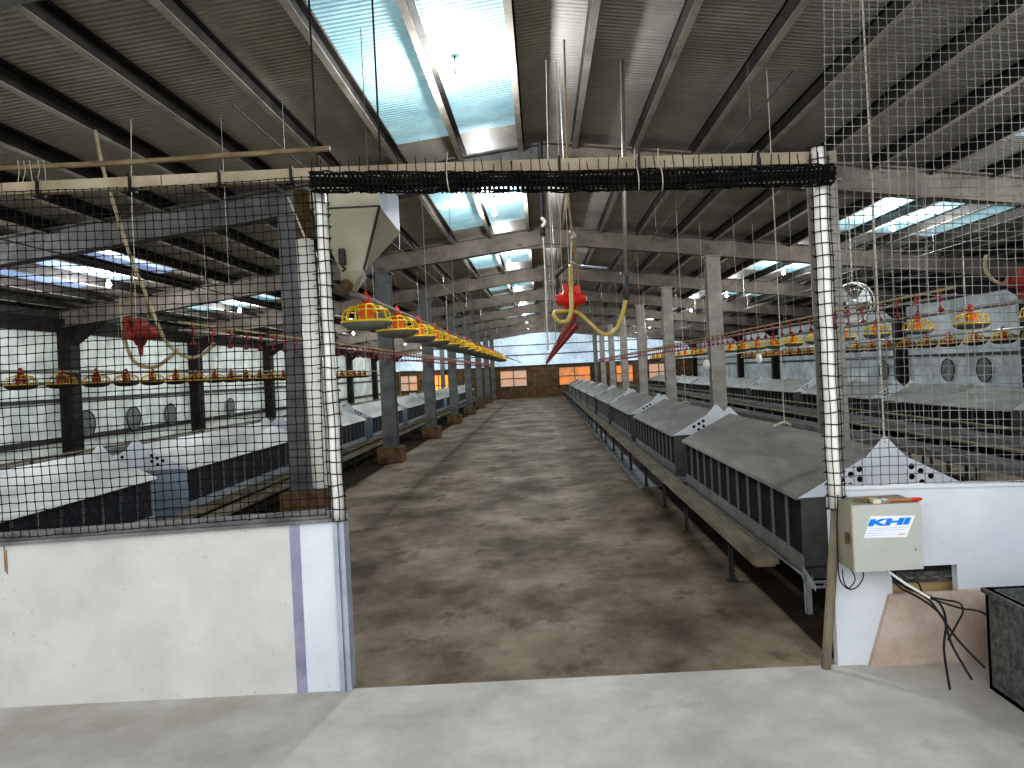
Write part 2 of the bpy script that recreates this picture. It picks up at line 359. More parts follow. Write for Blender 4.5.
for x in (-2.93, 3.37, 6.4, -6.0):
    tag(MB().box(x-.12, x+.12, YE-.2, YE-.02, 0, zraf(x)).build('end_wall_post', M['column_l']), 'grey post standing against the far end wall', 'post', 'far end wall posts')

# ================================================================ PARTITION
A = lambda px, py, D=PW: P(px, py, D)
zl = lambda px, py, D=PW: P(px, py, D).z
def wall_poly(name, pts, m, y0=0, th=.05):
    mb = MB(); mb.prism(pts, (0, 0, 0), (0, th, 0)); return struct(name, mb, m)
aL, bL = A(0, 545), A(334, 521)
sl = (bL.z-aL.z)/(bL.x-aL.x)
xl0 = -4.3; zL = lambda x: aL.z+sl*(x-aL.x)
x301, x291, x333, x348 = A(301, 560).x, A(291, 560).x, A(335, 560).x, A(346, 560).x
def low(name, xa, xb, m, yo=0): return wall_poly(name, [(xa, PW+yo, 0), (xb, PW+yo, 0), (xb, PW+yo, zL(xb)), (xa, PW+yo, zL(xa))], m)
low('wall_front_left', xl0, x291, M['cream_panel']); low('trim_1', x291, x301, M['lilac'], -.004); low('wall_front_left_end', x301, x333, M['white_panel'])
mb = MB(); w = (x348-x333)
zc = zL(x333)
mb.box(x333, x333+w*.42, PW-.015, PW+.08, 0, zc+.02).box(x333+w*.42, x333+w*.62, PW, PW+.06, 0, zc+.02).box(x333+w*.62, x348, PW-.012, PW+.08, 0, zc+.02)
struct('trim_2', mb, M['channel'])
mb = MB()
for yo, a, b in ((-.03, 0, .018), (.0, 0.018, .05)):
    mb.prism([(xl0, PW+yo, zL(xl0)+a), (x333+.04, PW+yo, zL(x333+.04)+a), (x333+.04, PW+yo, zL(x333+.04)+b), (xl0, PW+yo, zL(xl0)+b)], (0, 0, 0), (0, .09-yo, 0))
struct('trim_3', mb, M['cap'])
# rust stains at the top of the left panel (thin flakes of rust stuck on it)
mb = MB()
for (px, py, l) in ((4, 552, 20), (6, 556, 18),):
    p = A(px, py); mb.box(p.x, p.x+.006, PW-.003, PW, p.z-l/195, p.z+.03)
for (px, w_) in ((60, 70), (150, 52)):
    p = A(px, 541 if px == 60 else 534.5); q = A(px+w_, 536.5 if px == 60 else 532)
    mb.prism([(p.x, PW-.002, p.z), (q.x, PW-.002, q.z), (q.x, PW-.002, q.z+.010), (p.x, PW-.002, p.z+.006)], (0, 0, 0), (0, .002, 0))
struct('trim_rust_streaks', mb, M['rust'])

# right low wall with cut-out
aR, bR = A(836, 489), A(1024, 484.5)
sr = (bR.z-aR.z)/(bR.x-aR.x); zRt = lambda x: aR.z+sr*(x-aR.x)
xr0, xr1 = A(833, 560).x, 4.6
h0, h1 = A(893, 600), A(957, 566)
hx0, hx1, hz0, hz1 = h0.x, h1.x, A(925, 602).z, A(925, 566).z
mb = MB()
def seg(xa, xb, za, zb=None):
    mb.prism([(xa, PW, za), (xb, PW, za), (xb, PW, zb if zb else zRt(xb)), (xa, PW, zb if zb else zRt(xa))], (0, 0, 0), (0, .05, 0))
seg(xr0, hx0, 0); seg(hx0, hx1, 0, hz0); seg(hx0, hx1, hz1); seg(hx1, xr1, 0)
struct('wall_front_right', mb, M['white_panel'])
mb = MB(); mb.prism([(xr0, PW-.012, zRt(xr0)-.004), (xr1, PW-.012, zRt(xr1)-.004), (xr1, PW-.012, zRt(xr1)+.012), (xr0, PW-.012, zRt(xr0)+.012)], (0, 0, 0), (0, .075, 0))
struct('trim_4', mb, M['white_panel'])
xp = A(888, 600).x
mb = MB(); mb.prism([(xp-.12, PW-.03, 0), (xr1, PW-.03, 0), (xr1, PW-.03, .38), (xp, PW-.03, .36)], (0, 0, 0), (0, .028, 0))
mb2 = MB().box(hx0, hx1, PW-.02, PW-.01, hz0, hz0)
o = struct('baseboard_front_right', mb, M['plinth'])
# boards seen in the cut-out
t = thing('wooden_board', 'pale wooden board seen behind the cut-out under the control box', 'board', (hx0, PW+.12, 0))
MB().box(-.15, hx1-hx0+.1, 0, .03, hz0-.15, hz1-.105).build('board', M['woodlt'], t)
t['label'] = 'pale wooden board visible through the square cut-out under the control box'
def slotted(mb, x0, x1, y, z0, z1, n, th=.004):
    """bar with real slots"""
    h = (z1-z0); s0, s1 = z0+h*.36, z0+h*.64
    mb.box(x0, x1, y, y+th, z0, s0).box(x0, x1, y, y+th, s1, z1)
    d = (x1-x0)/n
    for i in range(n): mb.box(x0+i*d, x0+i*d+d*.35, y, y+th, s0, s1)
mb = MB(); slotted(mb, hx0-.1, hx1+.1, PW+.10, hz1-.115, hz1-.06, 8)
tag(mb.build('slotted_angle', M['tank']), 'dark slotted angle bar in the square wall cut-out', 'angle bar')
pp = A(896, 600)

# header rail, pole and roll
pts = [A(-150, 196.5), A(0, 188), A(160, 180), A(313, 172.5), A(512, 165), A(700, 159.5), A(838, 156)]
t = thing('header_rail', 'cream coloured square rail above the doorway and netting', 'rail')
mb = MB()
for i in range(len(pts)-1): mb.bar(pts[i]+Vector((-.004 if i else 0, .04, 0)), pts[i+1]+Vector((0, .04, 0)), .05, .062)
mb.build('rail', M['cream_rail'], t)
mb = MB()
for px in (35, 128, 218, 290, 560, 640, 760):
    q = min(range(len(pts)-1), key=lambda i: abs((pts[i].x+pts[i+1].x)/2-A(px, 175).x)); p0, p1 = pts[q], pts[q+1]
    x = A(px, 175).x; z = p0.z+(p1.z-p0.z)*(x-p0.x)/(p1.x-p0.x)
    MB().box(x-.006, x+.006, PW+.005, PW+.075, z-.045, z+.045).build('strap', M['black'], t)
mb = MB()
a, b, c = A(-150, 175, 3.75), A(120, 163, 3.75), A(330, 148.5, 3.75)
mb.tube([a, b, c], .016, 8)
t = thing('ceiling_pole', 'brown pole with white strings hanging above the left cream rail', 'pole')
mb.build('pole', M['bamboo'], t)
mb = MB()
for px in (18, 24, 30, 38, 44):
    p = A(px, 170, 3.74); MB().tube(curve_pts([p+Vector((0, 0, .05)), p+Vector((.02, -.02, -.02)), p+Vector((random.uniform(-.05, .05), 0, -.12))], 4), .0018, 4).build('string', M['rope'], t)
# --- netting
def net(name, quad, nu, nv, r, m, label, seed=1, skip=None):
    """quad: 4 corner points (bl, br, tr, tl)"""
    rnd = random.Random(seed); bl, br, tr, tl = quad; G = []
    for j in range(nv+1):
        row = []
        for i in range(nu+1):
            a, b = i/nu, j/nv
            p = (bl*(1-a)+br*a)*(1-b)+(tl*(1-a)+tr*a)*b
            w = Vector((math.sin(b*7+a*3)*.006+math.sin(a*11)*.004, math.sin(a*6+b*5)*.012, math.sin(a*9+b*4)*.007))
            row.append(p+w+Vector((rnd.uniform(-1, 1)*.0022, 0, rnd.uniform(-1, 1)*.0022)))
        G.append(row)
    mb = MB()
    for j in range(nv+1): mb.tube(G[j], r, 4)
    for i in range(nu+1): mb.tube([G[j][i] for j in range(nv+1)], r, 4)
    for j in range(0, nv+1):
        for i in range(0, nu+1):
            p = G[j][i]; k = r*1.45; mb.box(p.x-k, p.x+k, p.y-k, p.y+k, p.z-k, p.z+k)
    return tag(mb.build(name, m), label, 'netting')
YN = PW-.02
bl = Vector((xl0, YN, zL(xl0)+.05)); br = A(327, 515, YN); tr = A(312, 178, YN); tl = A(-150, 199, YN); tl.x = xl0
wd = br.x-bl.x
net('plastic_netting', (bl, br, tr, tl), int(wd/.0435), 40, .0022, M['net'], 'black square plastic netting stretched above the left low wall', 3)
bl = A(836, 486, YN); br = Vector((xr1, YN, zRt(xr1)+.01)); tr = Vector((xr1, YN, H+1.9)); tl = A(822, -25, YN)
net('plastic_netting', (bl, br, tr, tl), int((xr1-bl.x)/.0455), int((tl.z-bl.z)/.0455), .0024, M['net_pale'], 'plastic netting with painted-in light stretched above the right low wall', 5)
# netting-wrapped door posts
def wrapped_post(p0, p1, r, label, m, gap=.006, foot=0):
    t = thing('door_post', label, 'post', (0, 0, 0))
    p0, p1 = Vector(p0), Vector(p1); mb = MB(); n = 14
    mb.tube([p0+(p1-p0)*k/n+Vector((math.sin(k*1.7)*.002, 0, 0)) for k in range(n+1)], r, 14); mb.build('pipe', m, t, True)
    mb = MB(); L_ = (p1-p0).length; nn = int(L_/.060)
    for k in range(nn+1):
        c = p0+(p1-p0)*k/nn; tl_ = random.uniform(-.006, .006); rr = r+gap+random.uniform(0, .004)
        mb.tube([c+Vector((rr*1.12*math.cos(a*math.pi/5), rr*math.sin(a*math.pi/5), tl_*math.cos(a*math.pi/5))) for a in range(11)], .0024, 4)
        if k % 1 == 0:
            s_ = random.choice((-1, 1)); mb.bar(c+Vector((-rr, -.01, 0)), c+Vector((-rr-.02, -.012, random.uniform(-.004, .004))), .004)
            mb.bar(c+Vector((rr, -.01, 0)), c+Vector((rr+.014, -.012, random.uniform(-.004, .004))), .004)
    for a in range(4):
        an = math.pi+.25+a*math.pi/3.6
        mb.tube([p0+(p1-p0)*k/nn+Vector(((r+gap)*math.cos(an)*1.12+math.sin(k)*.002, (r+gap)*math.sin(an), 0)) for k in range(nn+1)], .0021, 4)
    mb.build('net_wrap', M['net'], t)
    return t
pL0, pL1 = A(338.5, 520), A(320, 192)
wrapped_post(pL0, pL1, .031, 'white post wrapped in black netting on the left of the doorway', M['pvc'])
pR0, pR1 = A(836, 508, 3.6), A(818, 148, 3.6)
t = wrapped_post(pR0, pR1, .034, 'white post wrapped in black netting on the right of the doorway', M['pvc_w'])
q0 = A(846, 690, 3.6); q0.z = 0
q0 = A(829.5, 612, 3.6); q0 = pR0+(q0-pR0)*(pR0.z/(pR0.z-q0.z)); MB().tube([q0, pR0], .024, 12).build('lower_post', M['wood'], t)
# grey jamb right beside the right post
# rolled up netting over the doorway
def roll(p0, p1, r, label):
    t = thing('netting_roll', label, 'netting'); p0, p1 = Vector(p0), Vector(p1); n = 60
    rnd = random.Random(4)
    core = [p0+(p1-p0)*k/n+Vector((0, 0, -.015*math.sin(math.pi*k/n)+rnd.uniform(-.002, .002))) for k in range(n+1)]
    MB().tube(core, r*.5, 8).build('core', M['net'], t)
    mb = MB()
    for s_ in range(11):
        ph = s_*2*math.pi/11
        mb.tube([core[k]+Vector((0, math.cos(ph+math.sin(k*.2)*.2)*(r+rnd.uniform(-.008, .006)), math.sin(ph+math.sin(k*.2)*.2)*(r+rnd.uniform(-.008, .006)))) for k in range(n+1)], .0042, 4)
    m_ = 110
    for k in range(m_):
        c = p0+(p1-p0)*(k+.5)/m_+Vector((0, 0, -.015*math.sin(math.pi*k/m_)))
        for q in range(2):
            rr = r*rnd.uniform(.85, 1.12); dx = rnd.uniform(-.006, .006)
            mb.tube([c+Vector((dx*math.cos(a), rr*math.cos(a*math.pi/4+q), rr*math.sin(a*math.pi/4+q))) for a in range(9)], .0036, 4)
        if k % 2 == 0: mb.bar(c+Vector((0, -.03, r*.6)), c+Vector((rnd.uniform(-.01, .01), -.03, r+rnd.uniform(.03, .07))), .004)
    mb.build('net_strands', M['net'], t)
    for f in (.26, .62, .665):
        mb = MB()
        c = p0+(p1-p0)*f+Vector((0, -.01, 0)); mb.tube([c+Vector((.002*a, (r+.008)*math.cos(a*math.pi/5), (r+.008)*math.sin(a*math.pi/5)-.012)) for a in range(11)], .003, 4)
        mb.tube([c+Vector((0, 0, r)), c+Vector((.01, .03, r+.10))], .0025, 4); mb.build('tie_string', M['rope'], t)
roll(A(311, 182, 3.52), A(833, 174.5, 3.52), .050, 'thick roll of black netting tied up under the doorway rail')

# hanging white pipe left of the doorway
t = thing('hanging_pipe', 'white plastic pipe with brown ribbed top hanging left of the doorway', 'pipe')
a, b, c = P(322, 487, 4.0), P(305, 240, 4.0), P(301, 190, 4.0)
MB().tube([a, b], .050, 16).build('pipe', M['pvc_w'], t, True)
mb = MB(); n = 40
mb.tube([b+(c-b)*k/n for k in range(n+1)], .04, 12, [.042 if k % 2 else .034 for k in range(n+1)]); mb.build('ribbed_sleeve', M['ribbed'], t)
mb = MB().tube([P(306, 240, 3.92), P(322, 262, 3.9)], .008, 6).tube([P(288, 197, 3.9), P(306, 240, 3.94)], .006, 6); mb.build('tie_wire', M['rope'], t)

# ================================================================ CONTROL BOX
D1 = 3.40
x0, x1 = P(853.5, 540, D1).x, P(922.5, 540, D1).x
z1, z0 = P(888, 504, D1).z, P(888, 571, D1).z
yb = PW-.005
t = thing('control_box', 'beige metal control box with blue lettered sticker on right low wall', 'control box', (x0, D1, z0))
wx, hz, dp = x1-x0, z1-z0, yb-D1
def sc_box(mb, a, b, c, d, e, f, ch=.004):
    mb.box(a, b, c, d, e, f)
mb = MB(); mb.box(0, wx, .012, dp, 0, hz); mb.build('body', M['box_s'], t)
mb = MB(); mb.box(.001, wx-.001, 0, .012, .001, hz-.001); mb.prism([(-.0, .0, 0), (0, .012, 0), (-.002, .012, 0), (-.002, .002, 0)], (0, 0, 0), (0, 0, hz)); dr = mb.build('door', M['box'], t)
mb = MB(); mb.lathe([(.0, 0), (.010, 0), (.010, .012), (0, .012)], 12, (-.012, .05, hz*.47), 'x'); mb.box(-.016, -.006, .04, .06, hz*.40, hz*.56); mb.bar((-.012, .04, hz*.52), (-.018, .03, hz*.58), .008)
mb.build('latch', M['ribbed'], t)
# sticker: parallelogram
def bx(px, py): v = P(px, py, D1); return (v.x-x0, v.z-z0)
c4 = [bx(870.5, 516), bx(915, 515.5), bx(906.5, 537), bx(863.8, 538)]
mb = MB(); mb.prism([(a_, -.0012, b_) for a_, b_ in c4], (0, 0, 0), (0, .0012, 0)); st = mb.build('sticker', M['sticker'], t)
me = text_mesh('KHI', .062, M['blue'], off=.0036)
xs_ = [v.co.x for v in me.vertices]; ys_ = [v.co.y for v in me.vertices]; mnx, mxx, mny, mxy = min(xs_), max(xs_), min(ys_), max(ys_)
L0 = bx(867.5, 526.3); R0 = bx(911.5, 517.2)
W_ = (R0[0]-L0[0]); Hh = (R0[1]-L0[1])
for v in me.vertices:
    uu = (v.co.x-mnx)/(mxx-mnx); vv = (v.co.y-mny)/(mxy-mny); zz = v.co.z
    v.co = (L0[0]+uu*(W_-.018)+vv*.016, -.0022-zz, L0[1]+vv*Hh+uu*0.0)
o = bpy.data.objects.new('lettering', me); COL.objects.link(o); o.parent = st
mb = MB()
for (pa, pb, y, hh, brk) in ((866.8, 908.5, 528.9, .5, 0), (869, 905, 531.0, 1.0, 1), (866, 884, 533.6, .6, 0), (865.5, 895, 535.8, .6, 1)):
    a_, b_ = bx(pa, y), bx(pb, y); k = a_[0]; g = 0
    while k < b_[0]:
        w_ = .002 if hh == 1.0 else .004
        if not brk: w_ = b_[0]-k
        mb.box(k, min(k+w_, b_[0]), -.0018, -.0012, a_[1]-.0012*hh*1.4, a_[1]+.0012*hh*1.4); k += w_+.0018
mb.build('fine_print', M['blue_l'], st)
a_, b_ = bx(898, 534.5), bx(905, 532.5); MB().box(a_[0], b_[0], -.0018, -.0012, a_[1]-.001, a_[1]+.004).build('red_mark', M['red_l'], st)
mb = MB()
for px, py in ((915.7, 549.5),): 
    a_ = bx(px, py); mb.box(a_[0]-.002, a_[0]+.002, -.001, .0, a_[1]-.005, a_[1]+.005)
mb.build('scratch', M['black'], t)
# brush on the box
zt_ = z1
t = thing('paint_brush', 'old paint brush with red tipped handle lying on the control box', 'brush', (0, 0, 0))
mk = lambda px, dy=0.04: Vector((P(px, 500, D1+dy).x, D1+dy, zt_))
mb = MB(); a_ = mk(871); b_ = mk(879)
mb.prism([(a_.x-.0, a_.y-.028, zt_+.001), (b_.x, b_.y-.024, zt_+.001), (b_.x, b_.y+.024, zt_+.001), (a_.x, a_.y+.028, zt_+.001)], (0, 0, 0), (0, 0, .020)); mb.build('bristles', M['bristle'], t)
mb = MB(); c_ = mk(886.5); mb.prism([(b_.x, b_.y-.025, zt_+.001), (c_.x, c_.y-.022, zt_+.001), (c_.x, c_.y+.022, zt_+.001), (b_.x, b_.y+.025, zt_+.001)], (0, 0, 0), (0, 0, .016)); mb.build('ferrule', M['steel'], t)
d_, e_ = mk(911, .03), mk(922, .028)
up = Vector((0, 0, .010))
MB().tube([c_+up, c_+(d_-c_)*.25+up, d_+up], .008, 8, [.0095, .0075, .0085]).build('handle', M['brushwood'], t)
MB().tube([d_+up, d_+(e_-d_)*.8+up, e_+up], .008, 8, [.0085, .0095, .005]).build('handle_tip', M['red'], t)
t2 = thing('wooden_scraper', 'small brown wooden wedge lying beside the brush on the control box', 'wedge')
a_ = mk(855, .10); b_ = mk(868, .05)
MB().bar(a_+Vector((0, 0, .008)), b_+Vector((0, 0, .008)), .022, .014).build('blade', M['wood'], t2)
a_ = mk(861, .12); b_ = mk(872, .10)
MB().bar(a_+Vector((0, 0, .006)), b_+Vector((0, 0, .006)), .02, .012).build('handle', M['brushwood'], t2)
# cables
t = thing('cable_loop', 'thin dark cable looped below the left of the control box', 'cable')
D = 3.52
MB().tube(curve_pts([P(838, 495, D), P(837, 530, D), P(838, 566, D), P(841, 582, D), P(849, 589, D), P(857, 587, D), P(863, 578, D), P(863, 571, D)]), .0032, 6).tube(curve_pts([P(842, 569, D), P(844, 582, D), P(849, 588, D), P(855, 580, D), P(852, 571, D), P(846, 566, D)]), .003, 6).build('cable', M['wire_d'], t)
t = thing('cable_bundle', 'black and white cables hanging from the control box to floor', 'cable')
def cable(pxs, r, m, nm='cable'):
    MB().tube(curve_pts([P(*q) for q in pxs]), r, 6).build(nm, m, t)
cable([(888, 570, 3.46), (900, 584, 3.45), (915, 591, 3.44), (930, 601, 3.4), (941, 616, 3.36), (958, 640, 3.3), (985, 668, 3.2)], .0055, M['wire_d'])
cable([(890, 570, 3.45), (898, 586, 3.44), (918, 597, 3.43), (934, 608, 3.4), (944, 620, 3.36), (952, 645, 3.3), (972, 680, 3.2)], .0055, M['wire_d'])
cable([(893, 570, 3.46), (905, 587, 3.44), (925, 594, 3.42), (940, 604, 3.4), (946, 622, 3.36), (944, 650, 3.3), (950, 690, 3.2)], .0055, M['wire_d'])
cable([(928, 597, 3.44), (945, 600, 3.42), (959, 603, 3.4), (963, 611, 3.38), (958, 622, 3.36), (948, 640, 3.3)], .0045, M['wire_d'])
cable([(908, 580, 3.46), (918, 583, 3.45), (924, 595, 3.43), (938, 601, 3.42), (960, 608, 3.4), (985, 614, 3.36), (1010, 640, 3.3)], .0045, M['wire_d'])
cable([(888, 571, 3.44), (903, 582, 3.43), (918, 591, 3.42), (930, 598, 3.4)], .0065, M['pvc_w'], 'white_cable')

# tank at the right edge
t = thing('metal_trough', 'grey speckled metal trough with green inside at the right edge', 'trough', (0, 0, 0))
a_ = P(985, 588, 3.3); zt_ = a_.z; X0 = a_.x; Y1 = 3.3; Yf = 2.35; X1 = X0+1.3
mb = MB().box(X0, X0+.02, Yf, Y1, 0, zt_).box(X1-.02, X1, Yf, Y1, 0, zt_).box(X0, X1, Y1-.02, Y1, 0, zt_).box(X0, X1, Yf, Yf+.02, 0, zt_).box(X0, X1, Yf, Y1, 0, .02)
mb.box(X0-.015, X0+.03, Yf-.01, Y1+.01, zt_-.02, zt_).box(X0, X1, Y1-.03, Y1+.01, zt_-.02, zt_).box(X0, X1, Yf-.01, Yf+.03, zt_-.02, zt_)
mb.build('shell', M['tank'], t); MB().box(X0+.02, X1-.02, Yf+.02, Y1-.02, zt_-.10, zt_-.08).build('lining', M['greenw'], t)
mb = MB(); mb.tube(curve_pts([(X0+.16, Yf+.8, zt_-.02), (X0+.12, Yf+.70, zt_+.015), (X0+.2, Yf+.55, zt_+.01), (X0+.5, Yf+.5, zt_-.03)]), .012, 8); mb.build('hose_end', M['galv_lt'], t)

# ================================================================ HOPPER
D = 4.25
t = thing('feed_hopper', 'beige steel feed hopper with tapered bottom hanging behind the doorway top', 'hopper')
def q(px, py, D): return P(px, py, D)
yF, yB = 4.2, 4.75
tl_, tr_ = q(310, 190, yF), q(379, 190, yF)
zt_ = q(345, 176, yF).z; zk = q(379, 206, yF).z
xL, xR = tl_.x, tr_.x
xs, xe = q(336, 275, yF).x, q(360, 266, yF).x; zb = q(350, 268, yF).z
MBf = MB(); MBf.prism([(xL, yF, zt_), (xR, yF, zt_), (xR, yF, zk), (xL, yF, zk)], (0, 0, 0), (0, .004, 0))
MBf.prism([(xL, yF, zk), (xR, yF, zk), (xe, yF+.10, zb), (xs, yF+.10, zb)], (0, 0, 0), (0, .004, 0)); MBf.build('front_sheet', M['hopper'], t)
rb = q(398, 190, yB); zk2 = q(398, 233, yB).z; xrb = rb.x
# right side sheet: upper vertical part then tapering to spout
mb = MB(); zA = q(379, 207, yF).z
eR = q(366, 270, yB-.1)
mb.add([(xR, yF, zt_), (xrb, yB, zt_), (xrb, yB, zk2), (xR, yF, zA)], [(0, 1, 2, 3)])
mb.build('side_sheet', M['hopper_b'], t); mb = MB(); mb.add([(xR, yF, zA), (xrb, yB, zk2), eR, (xe, yF+.10, zb)], [(0, 1, 2, 3)]); mb.build('tapered_side_sheet', M['hopper'], t)
mb = MB(); mb.add([(xL, yF, zt_), (xL-.05, yB, zt_), (xL-.05, yB, zk2), (xs, yB-.1, zb), (xs, yF+.1, zb), (xL, yF, zk)], [(0, 1, 2, 3, 4, 5)])
mb.add([(xL-.05, yB, zt_), (xrb, yB, zt_), (xrb, yB, zk2), (xL-.05, yB, zk2)], [(0, 1, 2, 3)]); mb.add([(xL-.05, yB, zk2), (xrb, yB, zk2), eR, (xs, yB-.1, zb)], [(0, 1, 2, 3)]); mb.build('back_sheets', M['hopper'], t)
mb = MB(); mb.bar(Vector((xR, yF-.004, zk)), Vector((xe, yF+.094, zb)), .014, .008).bar(Vector((xL, yF-.003, zk)), Vector((xR, yF-.003, zk)), .008, .010, up=(0, 1, 0)); mb.build('seam_strip', M['rail_dark'], t)
# lower funnel and spout
mb = MB(); fb = q(343, 291, 4.45); fz = fb.z
a1 = [(xs, yF+.1, zb), (xe+.0, yF+.1, zb), (eR.x, yB-.1, zb), (xs, yB-.1, zb)]
x2, x3 = q(342, 290, 4.4).x, q(352, 290, 4.4).x
b1 = [(x2, 4.38, fz), (x3, 4.38, fz), (x3, 4.52, fz), (x2, 4.52, fz)]
mb.add(a1+b1, [(0, 1, 5, 4), (1, 2, 6, 5), (2, 3, 7, 6), (3, 0, 4, 7), (4, 5, 6, 7)]); mb.build('funnel', M['hopper'], t)
mb = MB(); c_ = q(347, 283, 4.30); mb.lathe([(0, -.02), (.032, -.02), (.036, 0), (.036, .05), (0, .05)], 14, (q(345.5, 285, 4.32).x, 4.32, q(345.5, 285, 4.32).z), 'y'); mb.build('auger_cap', M['ribbed'], t, True)
mb = MB(); c_ = q(343, 257, yF+.07); mb.box(c_.x-.016, c_.x+.016, yF+.03, yF+.075, c_.z-.05, c_.z+.045); mb.tube([c_+Vector((0, -.03, -.06)), c_+Vector((.02, -.03, -.08)), c_+Vector((.0, -.03, -.09))], .008, 6); mb.build('slide_gate', M['rail_dark'], t)
mb = MB()
for px, py in ((380, 190), (316, 190)):
    c_ = q(px, py, yF+.2); mb.tube([(c_.x, yF+.25, zt_), (c_.x, yF+.25, roof_z(c_.x))], .006, 6)
mb.build('hanger', M['wire_d'], t)

# ================================================================ FEEDER LINES
ZP = .055   # pipe height above rim
def make_pan(Y_='yellow', O_='orangep', R_='red', D_='dish'):
    t = thing('feeder_pan', 'x', 'feeder')
    # local origin: rim centre
    MB().lathe([(.175, 0), (.168, -.02), (.13, -.045), (.07, -.055), (0, -.056), (0, -.050), (.07, -.049), (.125, -.038), (.160, -.015), (.168, .0)], 20).build('dish', M[D_], t, True)
    mb = MB(); mb.tube([(.172*math.cos(a*math.pi/10), .172*math.sin(a*math.pi/10), .004) for a in range(21)], .0085, 6); mb.build('rim', M[Y_], t, True)
    mb = MB()
    for k in range(14):
        a = 2*math.pi*k/14; c, s = math.cos(a), math.sin(a)
        mb.tube([(r*c, r*s, z) for r, z in ((.170, 0), (.166, .05), (.150, .082), (.11, .105), (.05, .122))], .0052, 4)
    mb.tube([(.055*math.cos(a*math.pi/8), .055*math.sin(a*math.pi/8), .121) for a in range(17)], .008, 5)
    mb.tube([(.152*math.cos(a*math.pi/10), .152*math.sin(a*math.pi/10), .080) for a in range(21)], .004, 4); mb.build('grill', M[Y_], t)
    MB().lathe([(.085, -.03), (.062, -.01), (.056, .02), (.055, .10), (.048, .125), (.03, .135)], 14).build('feed_tube', M[O_], t, True)
    mb = MB(); mb.lathe([(.034, .125), (.034, .165), (.024, .185), (.018, .20)], 10); mb.box(-.016, .016, -.045, .045, .14, .19); mb.prism([(-.012, -.03, .19), (.012, -.03, .19), (.004, -.01, .215), (-.004, -.01, .215)], (0, 0, 0), (0, .04, 0)); mb.build('pipe_clamp', M[R_], t)
    return t
pan0 = make_pan(); pan1 = make_pan('yellow_d', 'red_d', 'red_d', 'dish_d')
pan_kids = {p.name: [c for c in COL.objects if c.parent == p] for p in (pan0, pan1)}
used = {}
def place_pan(x, y, z, label, group, dusty=False):
    p = pan1 if dusty else pan0
    if p.name not in used: t = p; used[p.name] = 1
    else:
        t = p.copy(); COL.objects.link(t)
        for c in pan_kids[p.name]:
            k = c.copy(); COL.objects.link(k); k.parent = t
    t.location = (x, y, z); t['label'] = label; t['category'] = 'feeder'; t['group'] = group
def feeder_line(x, ystart, yend, z, first, pitch, npan, name, wherefrom, hang=2.45, nlab=10, dusty=False):
    t = thing('feeder_pipe', 'long steel feed pipe hung on wires, carrying the %s pans' % name, 'pipe', (x, 0, z))
    MB().tube([(0, ystart, .165), (0, yend, .165)], .022, 8).build('pipe', M['steel'], t, True)
    y = ystart+.6
    while y < yend:
        MB().tube([(0, y, .18), (0, y, zraf(x)+.34-z)], .0028, 4).build('suspension_wire', M['wire'], t); y += hang
    for k in range(npan):
        if k < nlab: lab = '%s feeder pan on the %s pipe, %s from the entrance' % ('dusty red and yellow' if dusty else 'yellow and orange', name, ORD[k])
        else: lab = 'small distant yellow feeder pan towards the far end of the %s pipe' % name
        place_pan(x, first+k*pitch, z, lab, 'feeder pans on the %s pipe' % name, dusty)
feeder_line(-1.20, 4.55, YE-1, H+.40, 4.9, 1.05, 17, 'left aisle', 'hopper')
feeder_line(4.60, 5.2, YE-1, H+.27, 6.4, 1.05, 22, 'right bay', '', )
feeder_line(-6.3, 5.0, YE-1, H+.14, 5.6, .72, 28, 'left bay', '', 2.45, 12, True)
feeder_line(7.2, 5.0, YE-1, H+.12, 8.0, .72, 24, 'far right wall', '', 2.45, 8, True)

# ================================================================ DRINKER LINES
nip = MB(); nip.box(-.020, .020, -.02, .02, -.022, .028).box(-.008, .008, -.008, .008, .028, .075)
nip.lathe([(.006, -.02), (.006, -.075), (.012, -.08), (.024, -.09), (.026, -.105), (.01, -.115), (0, -.116)], 8)
nip_me = None
def drinker(x, y0, y1, z, name, pitch=.33, n=100):
    global nip_me
    t = thing('drinker_line', 'water pipe with red nipple drinkers hanging over the %s' % name, 'drinker line', (x, 0, z))
    MB().tube([(0, y0, 0), (0, y1, 0)], .014, 8).build('water_pipe', M['steel'], t, True)
    MB().tube([(0, y0, .055), (0, y1, .055)], .012, 6).build('support_pipe', M['hose_d'], t, True)
    for k in range(n):
        if nip_me is None:
            o = nip.build('nipple_drinker', M['darkred'], t); nip_me = o.data
        else:
            o = bpy.data.objects.new('nipple_drinker', nip_me); COL.objects.link(o); o.parent = t
        o.location = (0, y0+.2+k*pitch, 0)
    y = y0+.9
    while y < y1:
        MB().tube([(0, y, .05), (0, y, zraf(x)+.34-z)], .0028, 4).build('suspension_wire', M['wire'], t); y += 2.45
    return t
tL = drinker(-2.72, 5.3, 39.5, H+.45, 'left nest row')
tC = drinker(.30, 5.45, 39.5, H+.44, 'centre aisle')
tR = drinker(3.16, 5.3, 39.5, H+.42, 'right nest row')

